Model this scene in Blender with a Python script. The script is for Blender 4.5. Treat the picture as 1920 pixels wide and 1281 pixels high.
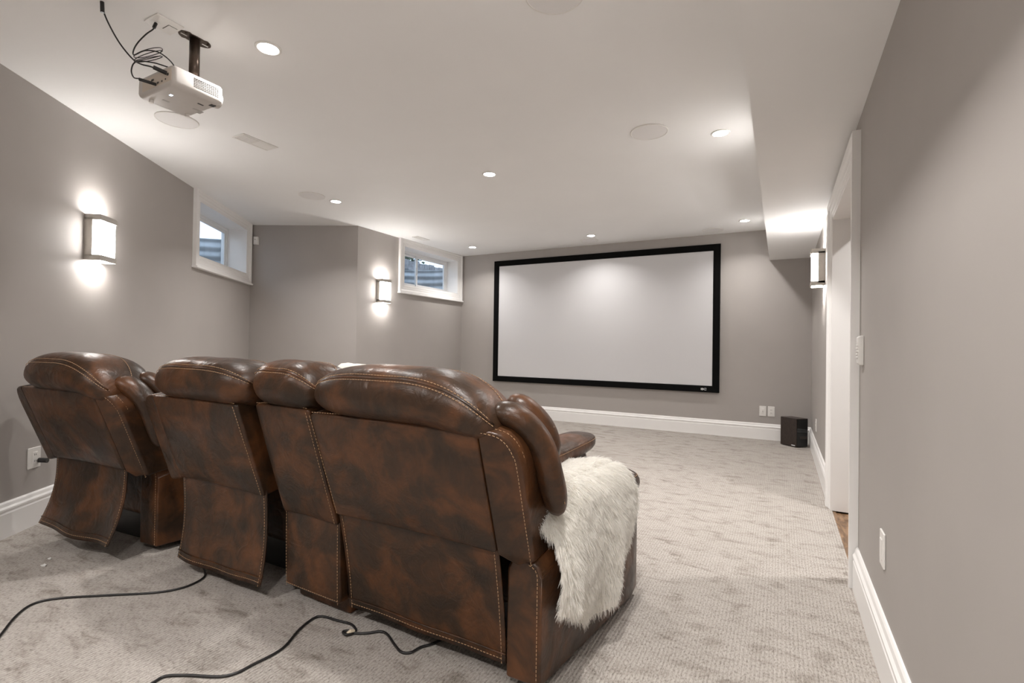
import bpy, bmesh, math, random
import numpy as np
from mathutils import Vector, Matrix

random.seed(7); rng = np.random.default_rng(7)
for o in list(bpy.data.objects): bpy.data.objects.remove(o)
S = bpy.context.scene
COL = S.collection
PI = math.pi

# ------------------------------------------------------------------ camera
F_PX, PITCH, ROLL, YAW, HC = 929.89, 0.0097, 0.01488, 0.49647, 1.0636
d0 = Vector((-math.sin(YAW), math.cos(YAW), 0)); r0 = Vector((math.cos(YAW), math.sin(YAW), 0)); u0 = Vector((0, 0, 1))
dv = d0*math.cos(PITCH) + u0*math.sin(PITCH); uv = u0*math.cos(PITCH) - d0*math.sin(PITCH)
rr = r0*math.cos(ROLL) + uv*math.sin(ROLL); uu = uv*math.cos(ROLL) - r0*math.sin(ROLL)
cd = bpy.data.cameras.new('camera'); cam = bpy.data.objects.new('camera', cd); COL.objects.link(cam)
cd.sensor_fit = 'HORIZONTAL'; cd.sensor_width = 36.0; cd.lens = 36.0*F_PX/1920; cd.clip_start = 0.02
M = Matrix((rr, uu, -dv)).transposed().to_4x4(); M.translation = Vector((0, 0, HC)); cam.matrix_world = M
S.camera = cam

# ------------------------------------------------------------------ world (overcast daylight) and exposure
w = bpy.data.worlds.new('overcast_sky'); S.world = w; w.use_nodes = True
w.node_tree.nodes['Background'].inputs[0].default_value = (0.72, 0.84, 1.0, 1)
w.node_tree.nodes['Background'].inputs[1].default_value = 1.6
S.view_settings.view_transform = 'Standard'; S.view_settings.look = 'None'
S.view_settings.gamma = 1.0; S.view_settings.exposure = 0.47
POT_W, POT_L, SCONCE_SIDE, SCONCE_END = 15.2, 34.0, 22.0, 82.0

LAMP = (1.0, 0.965, 0.935)

# ------------------------------------------------------------------ materials
MATS = {}
def nt(name):
    m = bpy.data.materials.new(name); m.use_nodes = True; MATS[name] = m
    return m, m.node_tree.nodes, m.node_tree.links, m.node_tree.nodes['Principled BSDF']
def node(N, t, **kw):
    n = N.new(t)
    for k, v in kw.items():
        if k in n.inputs: n.inputs[k].default_value = v
        else: setattr(n, k, v)
    return n
def ramp(N, stops):
    r = N.new('ShaderNodeValToRGB'); e = r.color_ramp.elements
    while len(e) < len(stops): e.new(0.5)
    for el, (p, c) in zip(e, stops): el.position = p; el.color = (*c, 1)
    return r
def plain(name, col, rough=0.5, metal=0.0, noise=0.0, nscale=40, bump=0.0, spec=None):
    m, N, L, B = nt(name)
    B.inputs['Base Color'].default_value = (*col, 1); B.inputs['Roughness'].default_value = rough; B.inputs['Metallic'].default_value = metal
    if spec is not None: B.inputs['Specular IOR Level'].default_value = spec
    tc = N.new('ShaderNodeTexCoord')
    n = node(N, 'ShaderNodeTexNoise', Scale=nscale, Detail=3.0); L.new(tc.outputs['Object'], n.inputs['Vector'])
    if noise > 0:
        a = [max(0, c*(1-noise)) for c in col]; b = [min(1, c*(1+noise)) for c in col]
        r = ramp(N, [(0.3, a), (0.7, b)]); L.new(n.outputs['Fac'], r.inputs[0]); L.new(r.outputs[0], B.inputs['Base Color'])
    if bump > 0:
        bp = node(N, 'ShaderNodeBump', Strength=bump, Distance=0.002); L.new(n.outputs['Fac'], bp.inputs['Height']); L.new(bp.outputs[0], B.inputs['Normal'])
    return m
def emit(name, col, strength):
    m, N, L, B = nt(name); B.inputs['Base Color'].default_value = (0.8, 0.8, 0.8, 1)
    B.inputs['Emission Color'].default_value = (*col, 1); B.inputs['Emission Strength'].default_value = strength
    return m
wall_m = plain('taupe_wall_paint', (0.395, 0.367, 0.345), 0.62, noise=0.02, nscale=3, bump=0.06)
ceil_m = plain('white_ceiling_paint', (0.875, 0.870, 0.862), 0.7, noise=0.012, nscale=2, bump=0.03)
trim_m = plain('white_trim_paint', (0.88, 0.865, 0.85), 0.35, noise=0.01, nscale=5)
vinyl_m = plain('white_vinyl', (0.82, 0.82, 0.82), 0.35, noise=0.01)
plastic_m = plain('white_plastic', (0.80, 0.78, 0.75), 0.35, noise=0.01)
proj_m = plain('cream_projector_plastic', (0.62, 0.59, 0.56), 0.45, noise=0.01)
slot_m = plain('dark_slot', (0.06, 0.055, 0.05), 0.6, noise=0.05)
black_m = plain('black_plastic', (0.012, 0.011, 0.011), 0.4, noise=0.1)
velvet_m = plain('black_velvet_frame', (0.004, 0.004, 0.004), 0.9, noise=0.1, spec=0.1)
steel_m = plain('dark_bronze_steel', (0.10, 0.075, 0.06), 0.3, metal=0.9, noise=0.1)
nickel_m = plain('brushed_nickel', (0.55, 0.52, 0.48), 0.45, metal=0.6, noise=0.04, nscale=120)
screen_m = plain('matte_white_screen', (0.64, 0.635, 0.645), 0.8, noise=0.008, nscale=400, bump=0.02)
grille_m = plain('white_grille', (0.79, 0.775, 0.765), 0.6, noise=0.03, nscale=900, bump=0.05)
thread_m = plain('tan_thread', (0.40, 0.25, 0.14), 0.6, noise=0.25, nscale=200)
backing_m = plain('cream_throw_backing', (0.80, 0.76, 0.70), 0.8, noise=0.04, nscale=30, bump=0.2)
cream_m = plain('cream_fleece', (0.80, 0.75, 0.68), 0.9, noise=0.05, nscale=200, bump=0.4)
tag_m = plain('beige_twist_tie', (0.62, 0.53, 0.40), 0.6, noise=0.1)
paper_m = plain('white_paper_scrap', (0.8, 0.8, 0.78), 0.8, noise=0.03)
galv_m = plain('galvanised_steel', (0.42, 0.45, 0.48), 0.5, metal=0.3, noise=0.15, nscale=8)
fence_m = plain('weathered_fence_wood', (0.20, 0.20, 0.21), 0.8, noise=0.3, nscale=14, bump=0.3)
gravel_m = plain('grey_gravel', (0.40, 0.40, 0.40), 0.9, noise=0.4, nscale=60, bump=0.6)
leaf_m = plain('dark_foliage', (0.05, 0.08, 0.05), 0.7, noise=0.4, nscale=30)
silver_m = plain('silver_mark', (0.75, 0.75, 0.76), 0.35, noise=0.02)
grey_mark_m = plain('grey_print', (0.48, 0.46, 0.44), 0.5, noise=0.02)
led_m = emit('blue_white_indicator', (0.6, 0.75, 1.0), 6.0)
lens_m = emit('downlight_lens', LAMP, POT_L)
glow_m = emit('sconce_opal_glass', LAMP, SCONCE_SIDE)
glow2_m = emit('sconce_open_end', LAMP, SCONCE_END)

def leather():
    m, N, L, B = nt('brown_leather')
    tc = N.new('ShaderNodeTexCoord'); oi = N.new('ShaderNodeObjectInfo')
    add = node(N, 'ShaderNodeVectorMath', operation='MULTIPLY_ADD'); add.inputs[1].default_value = (1, 1, 1)
    sc = node(N, 'ShaderNodeVectorMath', operation='SCALE'); sc.inputs['Scale'].default_value = 13.0
    comb = N.new('ShaderNodeCombineXYZ')
    for k in range(3): L.new(oi.outputs['Random'], comb.inputs[k])
    L.new(comb.outputs[0], sc.inputs[0]); L.new(tc.outputs['Object'], add.inputs[0]); L.new(sc.outputs[0], add.inputs[2])
    n1 = node(N, 'ShaderNodeTexNoise', Scale=6.5, Detail=4.0, Roughness=0.6, Distortion=0.5); L.new(add.outputs[0], n1.inputs['Vector'])
    r = ramp(N, [(0.32, (0.021, 0.012, 0.0065)), (0.46, (0.040, 0.019, 0.009)), (0.57, (0.076, 0.030, 0.011)), (0.72, (0.122, 0.046, 0.016))])
    L.new(n1.outputs['Fac'], r.inputs[0]); L.new(r.outputs[0], B.inputs['Base Color'])
    n2 = node(N, 'ShaderNodeTexVoronoi', Scale=330.0); L.new(add.outputs[0], n2.inputs['Vector'])
    n3 = node(N, 'ShaderNodeTexNoise', Scale=11.0, Detail=3.0, Distortion=1.6); L.new(add.outputs[0], n3.inputs['Vector'])
    b1 = node(N, 'ShaderNodeBump', Strength=0.12, Distance=0.0015); L.new(n2.outputs['Distance'], b1.inputs['Height'])
    b2 = node(N, 'ShaderNodeBump', Strength=0.32, Distance=0.012); L.new(n3.outputs['Fac'], b2.inputs['Height'])
    L.new(b1.outputs[0], b2.inputs['Normal']); L.new(b2.outputs[0], B.inputs['Normal'])
    rr_ = ramp(N, [(0.3, (0.29,)*3), (0.7, (0.44,)*3)]); L.new(n3.outputs['Fac'], rr_.inputs[0]); L.new(rr_.outputs[0], B.inputs['Roughness'])
    B.inputs['Specular IOR Level'].default_value = 0.40
    return m
leather_m = leather()

def carpet():
    m, N, L, B = nt('beige_loop_carpet')
    tc = N.new('ShaderNodeTexCoord')
    mp = N.new('ShaderNodeMapping'); mp.inputs['Scale'].default_value = (1.0, 2.1, 1); mp.inputs['Rotation'].default_value = (0, 0, 0.5)
    L.new(tc.outputs['Object'], mp.inputs['Vector'])
    patch = node(N, 'ShaderNodeTexNoise', Scale=6.5, Detail=6.0, Roughness=0.66, Distortion=0.7); L.new(mp.outputs[0], patch.inputs['Vector'])
    fl = N.new('ShaderNodeMapping'); fl.inputs['Scale'].default_value = (190, 75, 60); L.new(tc.outputs['Object'], fl.inputs['Vector'])
    fleck = node(N, 'ShaderNodeTexNoise', Scale=1.0, Detail=3.0, Roughness=0.7); L.new(fl.outputs[0], fleck.inputs['Vector'])
    rb = N.new('ShaderNodeMapping'); rb.inputs['Scale'].default_value = (1, 0.06, 1); L.new(tc.outputs['Object'], rb.inputs['Vector'])
    rib = node(N, 'ShaderNodeTexWave', Scale=24.0, Distortion=1.2, Detail=2.0); rib.inputs['Detail Scale'].default_value = 3.0
    L.new(rb.outputs[0], rib.inputs['Vector'])
    rp = ramp(N, [(0.30, (0.28, 0.25, 0.22)), (0.41, (0.42, 0.385, 0.35)), (0.50, (0.49, 0.455, 0.42)), (0.75, (0.525, 0.49, 0.455))]); L.new(patch.outputs['Fac'], rp.inputs[0])
    rf = ramp(N, [(0.33, (0.36, 0.34, 0.32)), (0.48, (0.88, 0.87, 0.86)), (0.66, (1.03, 1.03, 1.03))]); L.new(fleck.outputs['Fac'], rf.inputs[0])
    mx = node(N, 'ShaderNodeMix', data_type='RGBA', blend_type='MULTIPLY'); mx.inputs[0].default_value = 0.85
    rc = ramp(N, [(0.0, (0.86, 0.85, 0.84)), (0.6, (1.0, 1.0, 1.0))]); L.new(rib.outputs['Fac'], rc.inputs[0])
    mr = node(N, 'ShaderNodeMix', data_type='RGBA', blend_type='MULTIPLY'); mr.inputs[0].default_value = 1.0
    L.new(rp.outputs[0], mx.inputs[6]); L.new(rf.outputs[0], mx.inputs[7]); L.new(mx.outputs[2], mr.inputs[6]); L.new(rc.outputs[0], mr.inputs[7]); L.new(mr.outputs[2], B.inputs['Base Color'])
    B.inputs['Roughness'].default_value = 0.95; B.inputs['Specular IOR Level'].default_value = 0.1
    b1 = node(N, 'ShaderNodeBump', Strength=0.55, Distance=0.008); L.new(fleck.outputs['Fac'], b1.inputs['Height'])
    b2 = node(N, 'ShaderNodeBump', Strength=0.35, Distance=0.004); L.new(rib.outputs['Fac'], b2.inputs['Height'])
    L.new(b1.outputs[0], b2.inputs['Normal']); L.new(b2.outputs[0], B.inputs['Normal'])
    return m
carpet_m = carpet()

def wood():
    m, N, L, B = nt('brown_wood_plank')
    tc = N.new('ShaderNodeTexCoord'); oi = N.new('ShaderNodeObjectInfo')
    mp = N.new('ShaderNodeMapping'); mp.inputs['Scale'].default_value = (14, 3, 1); L.new(tc.outputs['Object'], mp.inputs['Vector'])
    n = node(N, 'ShaderNodeTexNoise', Scale=1.6, Detail=6.0, Distortion=2.0); L.new(mp.outputs[0], n.inputs['Vector']); 
    r = ramp(N, [(0.3, (0.085, 0.045, 0.022)), (0.5, (0.20, 0.115, 0.06)), (0.7, (0.34, 0.21, 0.12))]); L.new(n.outputs['Fac'], r.inputs[0]); L.new(r.outputs[0], B.inputs['Base Color'])
    B.inputs['Roughness'].default_value = 0.4
    return m
wood_m = wood()

def fur():
    m, N, L, B = nt('cream_faux_fur')
    oi = N.new('ShaderNodeTexCoord'); n = node(N, 'ShaderNodeTexNoise', Scale=60.0); L.new(oi.outputs['Object'], n.inputs['Vector'])
    r = ramp(N, [(0.3, (0.93, 0.91, 0.87)), (0.7, (0.98, 0.97, 0.94))]); L.new(n.outputs['Fac'], r.inputs[0]); L.new(r.outputs[0], B.inputs['Base Color'])
    B.inputs['Roughness'].default_value = 0.75; B.inputs['Specular IOR Level'].default_value = 0.25
    tr = N.new('ShaderNodeBsdfTranslucent'); mx = N.new('ShaderNodeMixShader'); mx.inputs[0].default_value = 0.6; L.new(r.outputs[0], tr.inputs[0])
    L.new(B.outputs[0], mx.inputs[1]); L.new(tr.outputs[0], mx.inputs[2]); L.new(mx.outputs[0], N['Material Output'].inputs[0])
    return m
fur_m = fur()

def glass():
    m, N, L, B = nt('window_glass')
    out = N['Material Output']; N.remove(B)
    t = N.new('ShaderNodeBsdfTransparent'); t.inputs[0].default_value = (0.93, 0.96, 0.98, 1)
    g = N.new('ShaderNodeBsdfGlossy'); g.inputs['Roughness'].default_value = 0.02
    mx = N.new('ShaderNodeMixShader'); mx.inputs[0].default_value = 0.07
    L.new(t.outputs[0], mx.inputs[1]); L.new(g.outputs[0], mx.inputs[2]); L.new(mx.outputs[0], out.inputs[0])
    return m
glass_m = glass()

# ------------------------------------------------------------------ mesh helpers
class MB:
    def __init__(s): s.v = []; s.f = []
    def add(s, vs, fs):
        k = len(s.v); s.v += [tuple(map(float, p)) for p in vs]; s.f += [tuple(i+k for i in f) for f in fs]; return s
    def box(s, a, b):
        (x0, y0, z0), (x1, y1, z1) = a, b
        return s.add([(x0,y0,z0),(x1,y0,z0),(x1,y1,z0),(x0,y1,z0),(x0,y0,z1),(x1,y0,z1),(x1,y1,z1),(x0,y1,z1)],
                     [(0,3,2,1),(4,5,6,7),(0,1,5,4),(1,2,6,5),(2,3,7,6),(3,0,4,7)])
    def hexa(s, p):   # 8 points, bottom ring then top ring
        return s.add(p, [(0,3,2,1),(4,5,6,7),(0,1,5,4),(1,2,6,5),(2,3,7,6),(3,0,4,7)])
    def prism(s, ring, off):   # polygon ring (3d) pushed by off
        n = len(ring); o = Vector(off)
        return s.add(list(ring)+[tuple(Vector(p)+o) for p in ring], [tuple(range(n))[::-1], tuple(range(n, 2*n))]+[(i, (i+1) % n, n+(i+1) % n, n+i) for i in range(n)])
    def loft(s, rings, closed=True, caps=True):
        n = len(rings[0]); vs = [p for r in rings for p in r]; fs = []
        for i in range(len(rings)-1):
            for j in range(n if closed else n-1):
                a, b = i*n+j, i*n+(j+1) % n; fs.append((a, b, b+n, a+n))
        if caps and closed: fs += [tuple(range(n))[::-1], tuple(range((len(rings)-1)*n, len(rings)*n))]
        return s.add(vs, fs)
    def tube(s, pts, r, n=8, caps=True, flat=None):
        P = [Vector(p) for p in pts]; rings = []; up = Vector((0, 0, 1)); prev = None
        for i, p in enumerate(P):
            t = (P[min(i+1, len(P)-1)]-P[max(i-1, 0)]).normalized()
            a = (up if abs(t.z) < 0.9 else Vector((1, 0, 0))) if prev is None else prev
            a = (a - t*a.dot(t)).normalized(); b = t.cross(a); prev = a
            ri = r(i/(len(P)-1)) if callable(r) else r
            ra, rb_ = (ri, ri) if flat is None else (ri*flat[0], ri*flat[1])
            rings.append([tuple(p + a*math.cos(2*PI*k/n)*ra + b*math.sin(2*PI*k/n)*rb_) for k in range(n)])
        return s.loft(rings, True, caps)
    def cyl(s, c, r, z0, z1, n=24, r1=None):
        r1 = r if r1 is None else r1
        return s.loft([[(c[0]+r*math.cos(2*PI*k/n), c[1]+r*math.sin(2*PI*k/n), z0) for k in range(n)], [(c[0]+r1*math.cos(2*PI*k/n), c[1]+r1*math.sin(2*PI*k/n), z1) for k in range(n)]])
    def sheet(s, fn, nu, nv, thick):   # fn(a,b)->point ; thick = vector or fn
        A = [fn(i/nu, j/nv) for j in range(nv+1) for i in range(nu+1)]
        T = Vector(thick); Bk = [tuple(Vector(p)+T) for p in A]; n = len(A); fs = []
        for j in range(nv):
            for i in range(nu):
                a = j*(nu+1)+i; q = (a, a+1, a+nu+2, a+nu+1); fs.append(q); fs.append(tuple(k+n for k in q[::-1]))
        rim = [i for i in range(nu+1)]+[j*(nu+1)+nu for j in range(1, nv+1)]+[nv*(nu+1)+i for i in range(nu-1, -1, -1)]+[j*(nu+1) for j in range(nv-1, 0, -1)]
        for a, b in zip(rim, rim[1:]+rim[:1]): fs.append((b, a, a+n, b+n))
        return s.add(A+Bk, fs)
    def build(s, name, mat, parent=None, smooth=False, bevel=0, segs=2, xf=None, kind=None):
        me = bpy.data.meshes.new(name); vs = s.v if xf is None else [tuple(xf(p)) for p in s.v]
        me.from_pydata(vs, [], s.f); me.validate()
        bm = bmesh.new(); bm.from_mesh(me); bmesh.ops.recalc_face_normals(bm, faces=bm.faces); bm.to_mesh(me); bm.free()
        me.materials.append(mat)
        o = bpy.data.objects.new(name, me); COL.objects.link(o)
        if parent: o.parent = parent
        if smooth: me.polygons.foreach_set('use_smooth', [True]*len(me.polygons))
        if bevel:
            b = o.modifiers.new('bevel', 'BEVEL'); b.width = bevel; b.segments = segs; b.limit_method = 'ANGLE'; b.angle_limit = math.radians(40)
            me.polygons.foreach_set('use_smooth', [True]*len(me.polygons))
            wn = o.modifiers.new('wn', 'WEIGHTED_NORMAL'); wn.keep_sharp = True
        if kind: o['kind'] = kind
        return o
def tag(o, label, cat=None, group=None, kind=None):
    o['label'] = label
    if cat: o['category'] = cat
    if group: o['group'] = group
    if kind: o['kind'] = kind
    return o
def thing(name, label, cat, loc=(0, 0, 0), rotz=0, group=None, kind=None):
    o = bpy.data.objects.new(name, None); COL.objects.link(o); o.empty_display_size = 0.1
    o.location = loc; o.rotation_euler = (0, 0, rotz)
    return tag(o, label, cat, group, kind)
def catmull(pts, k=8):
    P = [Vector(p) for p in pts]; P = [2*P[0]-P[1]]+P+[2*P[-1]-P[-2]]; out = []
    for i in range(1, len(P)-2):
        a, b, c, d = P[i-1:i+3]
        for j in range(k):
            t = j/k; out.append(0.5*((2*b)+(c-a)*t+(2*a-5*b+4*c-d)*t*t+(3*b-a-3*c+d)*t**3))
    return out+[P[-2]]

# ------------------------------------------------------------------ room constants
H = 2.5; XR = 0.3116; ZB = 2.1335; XB = -0.1254; YF = 6.63; XL = -4.5235; YC = 4.385; YB = -2.0; TH = 0.24
P0 = Vector((-3.4559, 0.8)); ANG = 0.6451
DS = Vector((-math.sin(ANG), math.cos(ANG))); DN = Vector((DS.y, -DS.x))      # DN points into the room
C1 = P0 + DS*3.7458; C2 = Vector((XL, YC)); SB = -0.5; PB = P0 + DS*SB
def nl(p):      # near-left wall frame: (s along wall, n out of wall into the room, z)
    q = P0 + DS*p[0] + DN*p[1]; return (q.x, q.y, p[2])
def flw(p):     # far-left wall frame: (s = world Y, n into the room, z)
    return (XL + p[1], p[0], p[2])
def rw(p):      # right wall frame: (s = world Y, n into the room (-X), z)
    return (XR - p[1], p[0], p[2])
def fw(p):      # far wall frame: (s = world X, n into the room (-Y), z)
    return (p[0], YF - p[1], p[2])
e_ = (C2 - C1); LN = e_.length; e_ = e_/LN; NN = Vector((e_.y, -e_.x))
def ntch(p):    # notch wall frame
    q = C1 + e_*p[0] + NN*p[1]; return (q.x, q.y, p[2])
def lbk(p): return (PB.x + p[1], p[0], p[2])

# ------------------------------------------------------------------ shell
outline = [(PB.x, YB), (XR, YB), (XR, YF), (XL, YF), (XL, YC), (C1.x, C1.y), (PB.x, PB.y)]
fl = MB().prism([(x, y, -0.1) for x, y in outline], (0, 0, 0.1)).build('floor', carpet_m)
tag(fl, 'beige loop-pile wall-to-wall carpet with brushed darker patches', 'carpet', kind='structure')
cpoly = [(PB.x-TH, YB-TH), (2.1, YB-TH), (2.1, YF+TH), (XL-TH, YF+TH), (XL-TH, YC+0.12), ntch((0, -TH, 0))[:2], nl((3.85, -TH, 0))[:2], nl((SB, -TH, 0))[:2]]
ce = MB().prism([(x, y, H) for x, y in cpoly], (0, 0, 0.15)).build('ceiling', ceil_m)
tag(ce, 'smooth white painted ceiling with recessed lights', 'ceiling', kind='structure')
bk = MB().box((XB, YB, ZB), (XR+0.005, YF+0.005, H+0.005)).build('ceiling_bulkhead', ceil_m)
tag(bk, 'white boxed bulkhead dropping below the ceiling along the right wall', 'bulkhead', kind='structure')

def wall_with_hole(name, xf, s0, s1, hole, label):
    m = MB(); T = -TH
    if hole is None: m.box((s0, T, 0), (s1, 0, H))
    else:
        a, b, z0, z1 = hole
        m.box((s0, T, 0), (a, 0, H)); m.box((b, T, 0), (s1, 0, H))
        if z0 > 0: m.box((a, T, 0), (b, 0, z0))
        m.box((a, T, z1), (b, 0, H))
    return tag(m.build(name, wall_m, xf=xf), label, 'wall', kind='structure')
W1 = (2.40, 3.60, 1.875, 2.415); W2 = (5.215, 6.50, 1.875, 2.415); D1 = (2.80, 3.96, 0.0, 1.965)
wall_with_hole('wall_left', nl, SB, 3.7458+0.1, W1, 'taupe painted wall with one sconce behind the left recliner')
wall_with_hole('wall_left_back', lbk, YB, PB.y, None, 'taupe painted wall left of the camera')
wall_with_hole('wall_left_front', flw, YC, YF+TH, W2, 'taupe painted wall with sconce and small window beside the screen')
wall_with_hole('wall_alcove', ntch, 0, LN, None, 'darker taupe angled wall between the two small windows')
wall_with_hole('wall_screen', fw, XL-TH, XR+TH, None, 'taupe painted end wall behind the projection screen')
wall_with_hole('wall_right', rw, YB, YF, D1, 'long taupe painted wall with doorway on the right')
wall_with_hole('wall_back', lambda p: (p[0], YB+p[1], p[2]), PB.x-TH, XR+TH, None, 'taupe painted wall behind the camera')

# baseboards: moulded profile (n, z)
BPROF = [(0, 0), (0.020, 0), (0.020, 0.128), (0.016, 0.134), (0.016, 0.142), (0.021, 0.146), (0.021, 0.156), (0.014, 0.166), (0.011, 0.182), (0.006, 0.190), (0, 0.190)]
def baseboard(name, xf, s0, s1, label):
    m = MB().loft([[(s, n, z) for n, z in BPROF] for s in (s0, s1)])
    return tag(m.build(name, trim_m, xf=xf), label, 'baseboard', kind='structure')
baseboard('baseboard_left', nl, SB, 3.7458, 'white moulded baseboard behind the left recliner')
baseboard('baseboard_left_front', flw, YC, YF, 'white moulded baseboard under the window by the screen')
baseboard('baseboard_alcove', ntch, 0, LN, 'white moulded baseboard along the angled alcove wall')
baseboard('baseboard_screen', fw, XL, XR, 'white moulded baseboard under the projection screen')
baseboard('baseboard_right_front', rw, 4.075, YF, 'white moulded baseboard between doorway and black speaker')
baseboard('baseboard_right', rw, YB, 2.69, 'white moulded baseboard nearest the camera on the right wall')
baseboard('baseboard_back', lambda p: (p[0], YB+p[1], p[2]), PB.x, XR, 'white moulded baseboard behind the camera')
baseboard('baseboard_left_back', lbk, YB, PB.y, 'white moulded baseboard left of the camera')

# casing profile (distance from opening, thickness)
CPROF = [(0, 0), (0, 0.014), (0.012, 0.017), (0.030, 0.016), (0.036, 0.020), (0.060, 0.022), (0.068, 0.030), (0.078, 0.034), (0.100, 0.034), (0.100, 0)]
def casing(root, xf, a, b, z0, z1, bottom):
    """mitred casing pieces round an opening; each side is its own piece"""
    def piece(c0, c1, e0, e1):
        rings = []
        for (cs, cz), (es, ez) in ((c0, e0), (c1, e1)):
            rings.append([(cs+es*k, n, cz+ez*k) for k, n in CPROF])
        MB().loft(rings).build('casing_board', trim_m, root, xf=xf)
    zb = z0 if bottom else 0.0; eb = -1 if bottom else 0
    piece((a, zb), (a, z1), (-1, eb), (-1, 1)); piece((b, zb), (b, z1), (1, eb), (1, 1)); piece((a, z1), (b, z1), (-1, 1), (1, 1))
    if bottom: piece((a, z0), (b, z0), (-1, -1), (1, -1))

# doorway
dr = thing('door_1', 'white cased open doorway in the right wall', 'doorway', kind='structure')
casing(dr, rw, D1[0], D1[1], 0, D1[3], False)
for nm, a, b in (('jamb', (D1[0]-0.001, -TH-0.01, 0), (D1[0]+0.02, 0.012, D1[3])), ('jamb', (D1[1]-0.02, -TH-0.01, 0), (D1[1]+0.001, 0.012, D1[3])), ('head_jamb', (D1[0], -TH-0.01, D1[3]-0.02), (D1[1], 0.012, D1[3]+0.001))):
    MB().box(a, b).build(nm, trim_m, dr, xf=rw)
MB().box((D1[1]-0.034, -0.16, 0), (D1[1]-0.02, -0.12, D1[3]-0.02)).box((D1[0]+0.02, -0.16, 0), (D1[0]+0.034, -0.12, D1[3]-0.02)).build('door_stop', trim_m, dr, xf=rw)
# hall behind the doorway
hf = thing('floor_hall', 'brown wood plank floor through the doorway', 'floor', kind='structure')
x = XR+0.012; k = 0
while x < 1.9:
    y = 1.6 - 0.5*(k % 2)
    while y < 5.2:
        MB().box((x+0.0012, y+0.0012, -0.08), (min(x+0.125, 1.95)-0.0012, min(y+1.1, 5.2)-0.0012, -0.012+0.001*(k % 3))).build('plank', wood_m, hf); y += 1.1
    x += 0.125; k += 1
MB().box((XR, D1[0], -0.09), (XR+0.02, D1[1], -0.004)).build('threshold', wood_m, hf)
hw = MB().box((1.9, 0.8, -0.1), (2.1, 5.4, H)).box((XR+TH, 0.8, -0.1), (2.1, 1.0, H)).box((XR+TH, 5.2, -0.1), (2.1, 5.4, H)).box((XR, 0.8, -0.2), (2.1, 5.4, -0.09)).build('wall_hall', wall_m)
tag(hw, 'hall walls seen through the doorway', 'wall', kind='structure')

# windows
def window(name, xf, W, mull, label):
    a, b, z0, z1 = W; R = -0.20
    r = thing(name, label, 'window', kind='structure')
    casing(r, xf, a, b, z0, z1, True)
    MB().box((a-0.11, 0.0, z0-0.118), (b+0.11, 0.05, z0-0.098)).build('apron_lip', trim_m, r, bevel=0.004, xf=xf)
    t = 0.012
    MB().box((a, -TH-0.02, z0-0.001), (b, 0.012, z0+t)).build('sill', trim_m, r, xf=xf)
    MB().box((a, -TH-0.02, z1-t), (b, 0.012, z1+0.001)).build('head_liner', trim_m, r, xf=xf)
    MB().box((a-0.001, -TH-0.02, z0), (a+t, 0.012, z1)).build('side_liner', trim_m, r, xf=xf)
    MB().box((b-t, -TH-0.02, z0), (b+0.001, 0.012, z1)).build('side_liner', trim_m, r, xf=xf)
    a2, b2, c0, c1 = a+t, b-t, z0+t, z1-t; g = 0.035
    fr = MB()
    fr.box((a2, R-0.06, c0), (a2+g, R, c1)).box((b2-g, R-0.06, c0), (b2, R, c1)).box((a2+g, R-0.06, c0), (b2-g, R, c0+g)).box((a2+g, R-0.06, c1-g), (b2-g, R, c1))
    fr.build('window_frame', vinyl_m, r, bevel=0.003, xf=xf)
    for (p, q, off) in ((a2+g, mull+0.02, -0.03), (mull-0.02, b2-g, -0.008)):
        h = 0.03; y0, y1 = R+off-0.02, R+off
        sm = MB().box((p, y0, c0+g), (p+h, y1, c1-g)).box((q-h, y0, c0+g), (q, y1, c1-g)).box((p+h, y0, c0+g), (q-h, y1, c0+g+h)).box((p+h, y0, c1-g-h), (q-h, y1, c1-g))
        so = sm.build('sash', vinyl_m, r, bevel=0.003, xf=xf)
        MB().box((p+h-0.004, y0+0.008, c0+g+h-0.004), (q-h+0.004, y0+0.012, c1-g-h+0.004)).build('pane', glass_m, so, xf=xf)
        if off > -0.02:
            MB().box((p+0.006, y1, (c0+c1)/2-0.05), (p+0.02, y1+0.012, (c0+c1)/2+0.05)).build('latch', vinyl_m, so, bevel=0.003, xf=xf)
    return r
window('window_1', nl, W1, 2.87, 'small high white-framed slider window on the wall behind the left recliner')
window('window_2', flw, W2, 5.76, 'small high white-framed slider window on the wall beside the screen')

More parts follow.
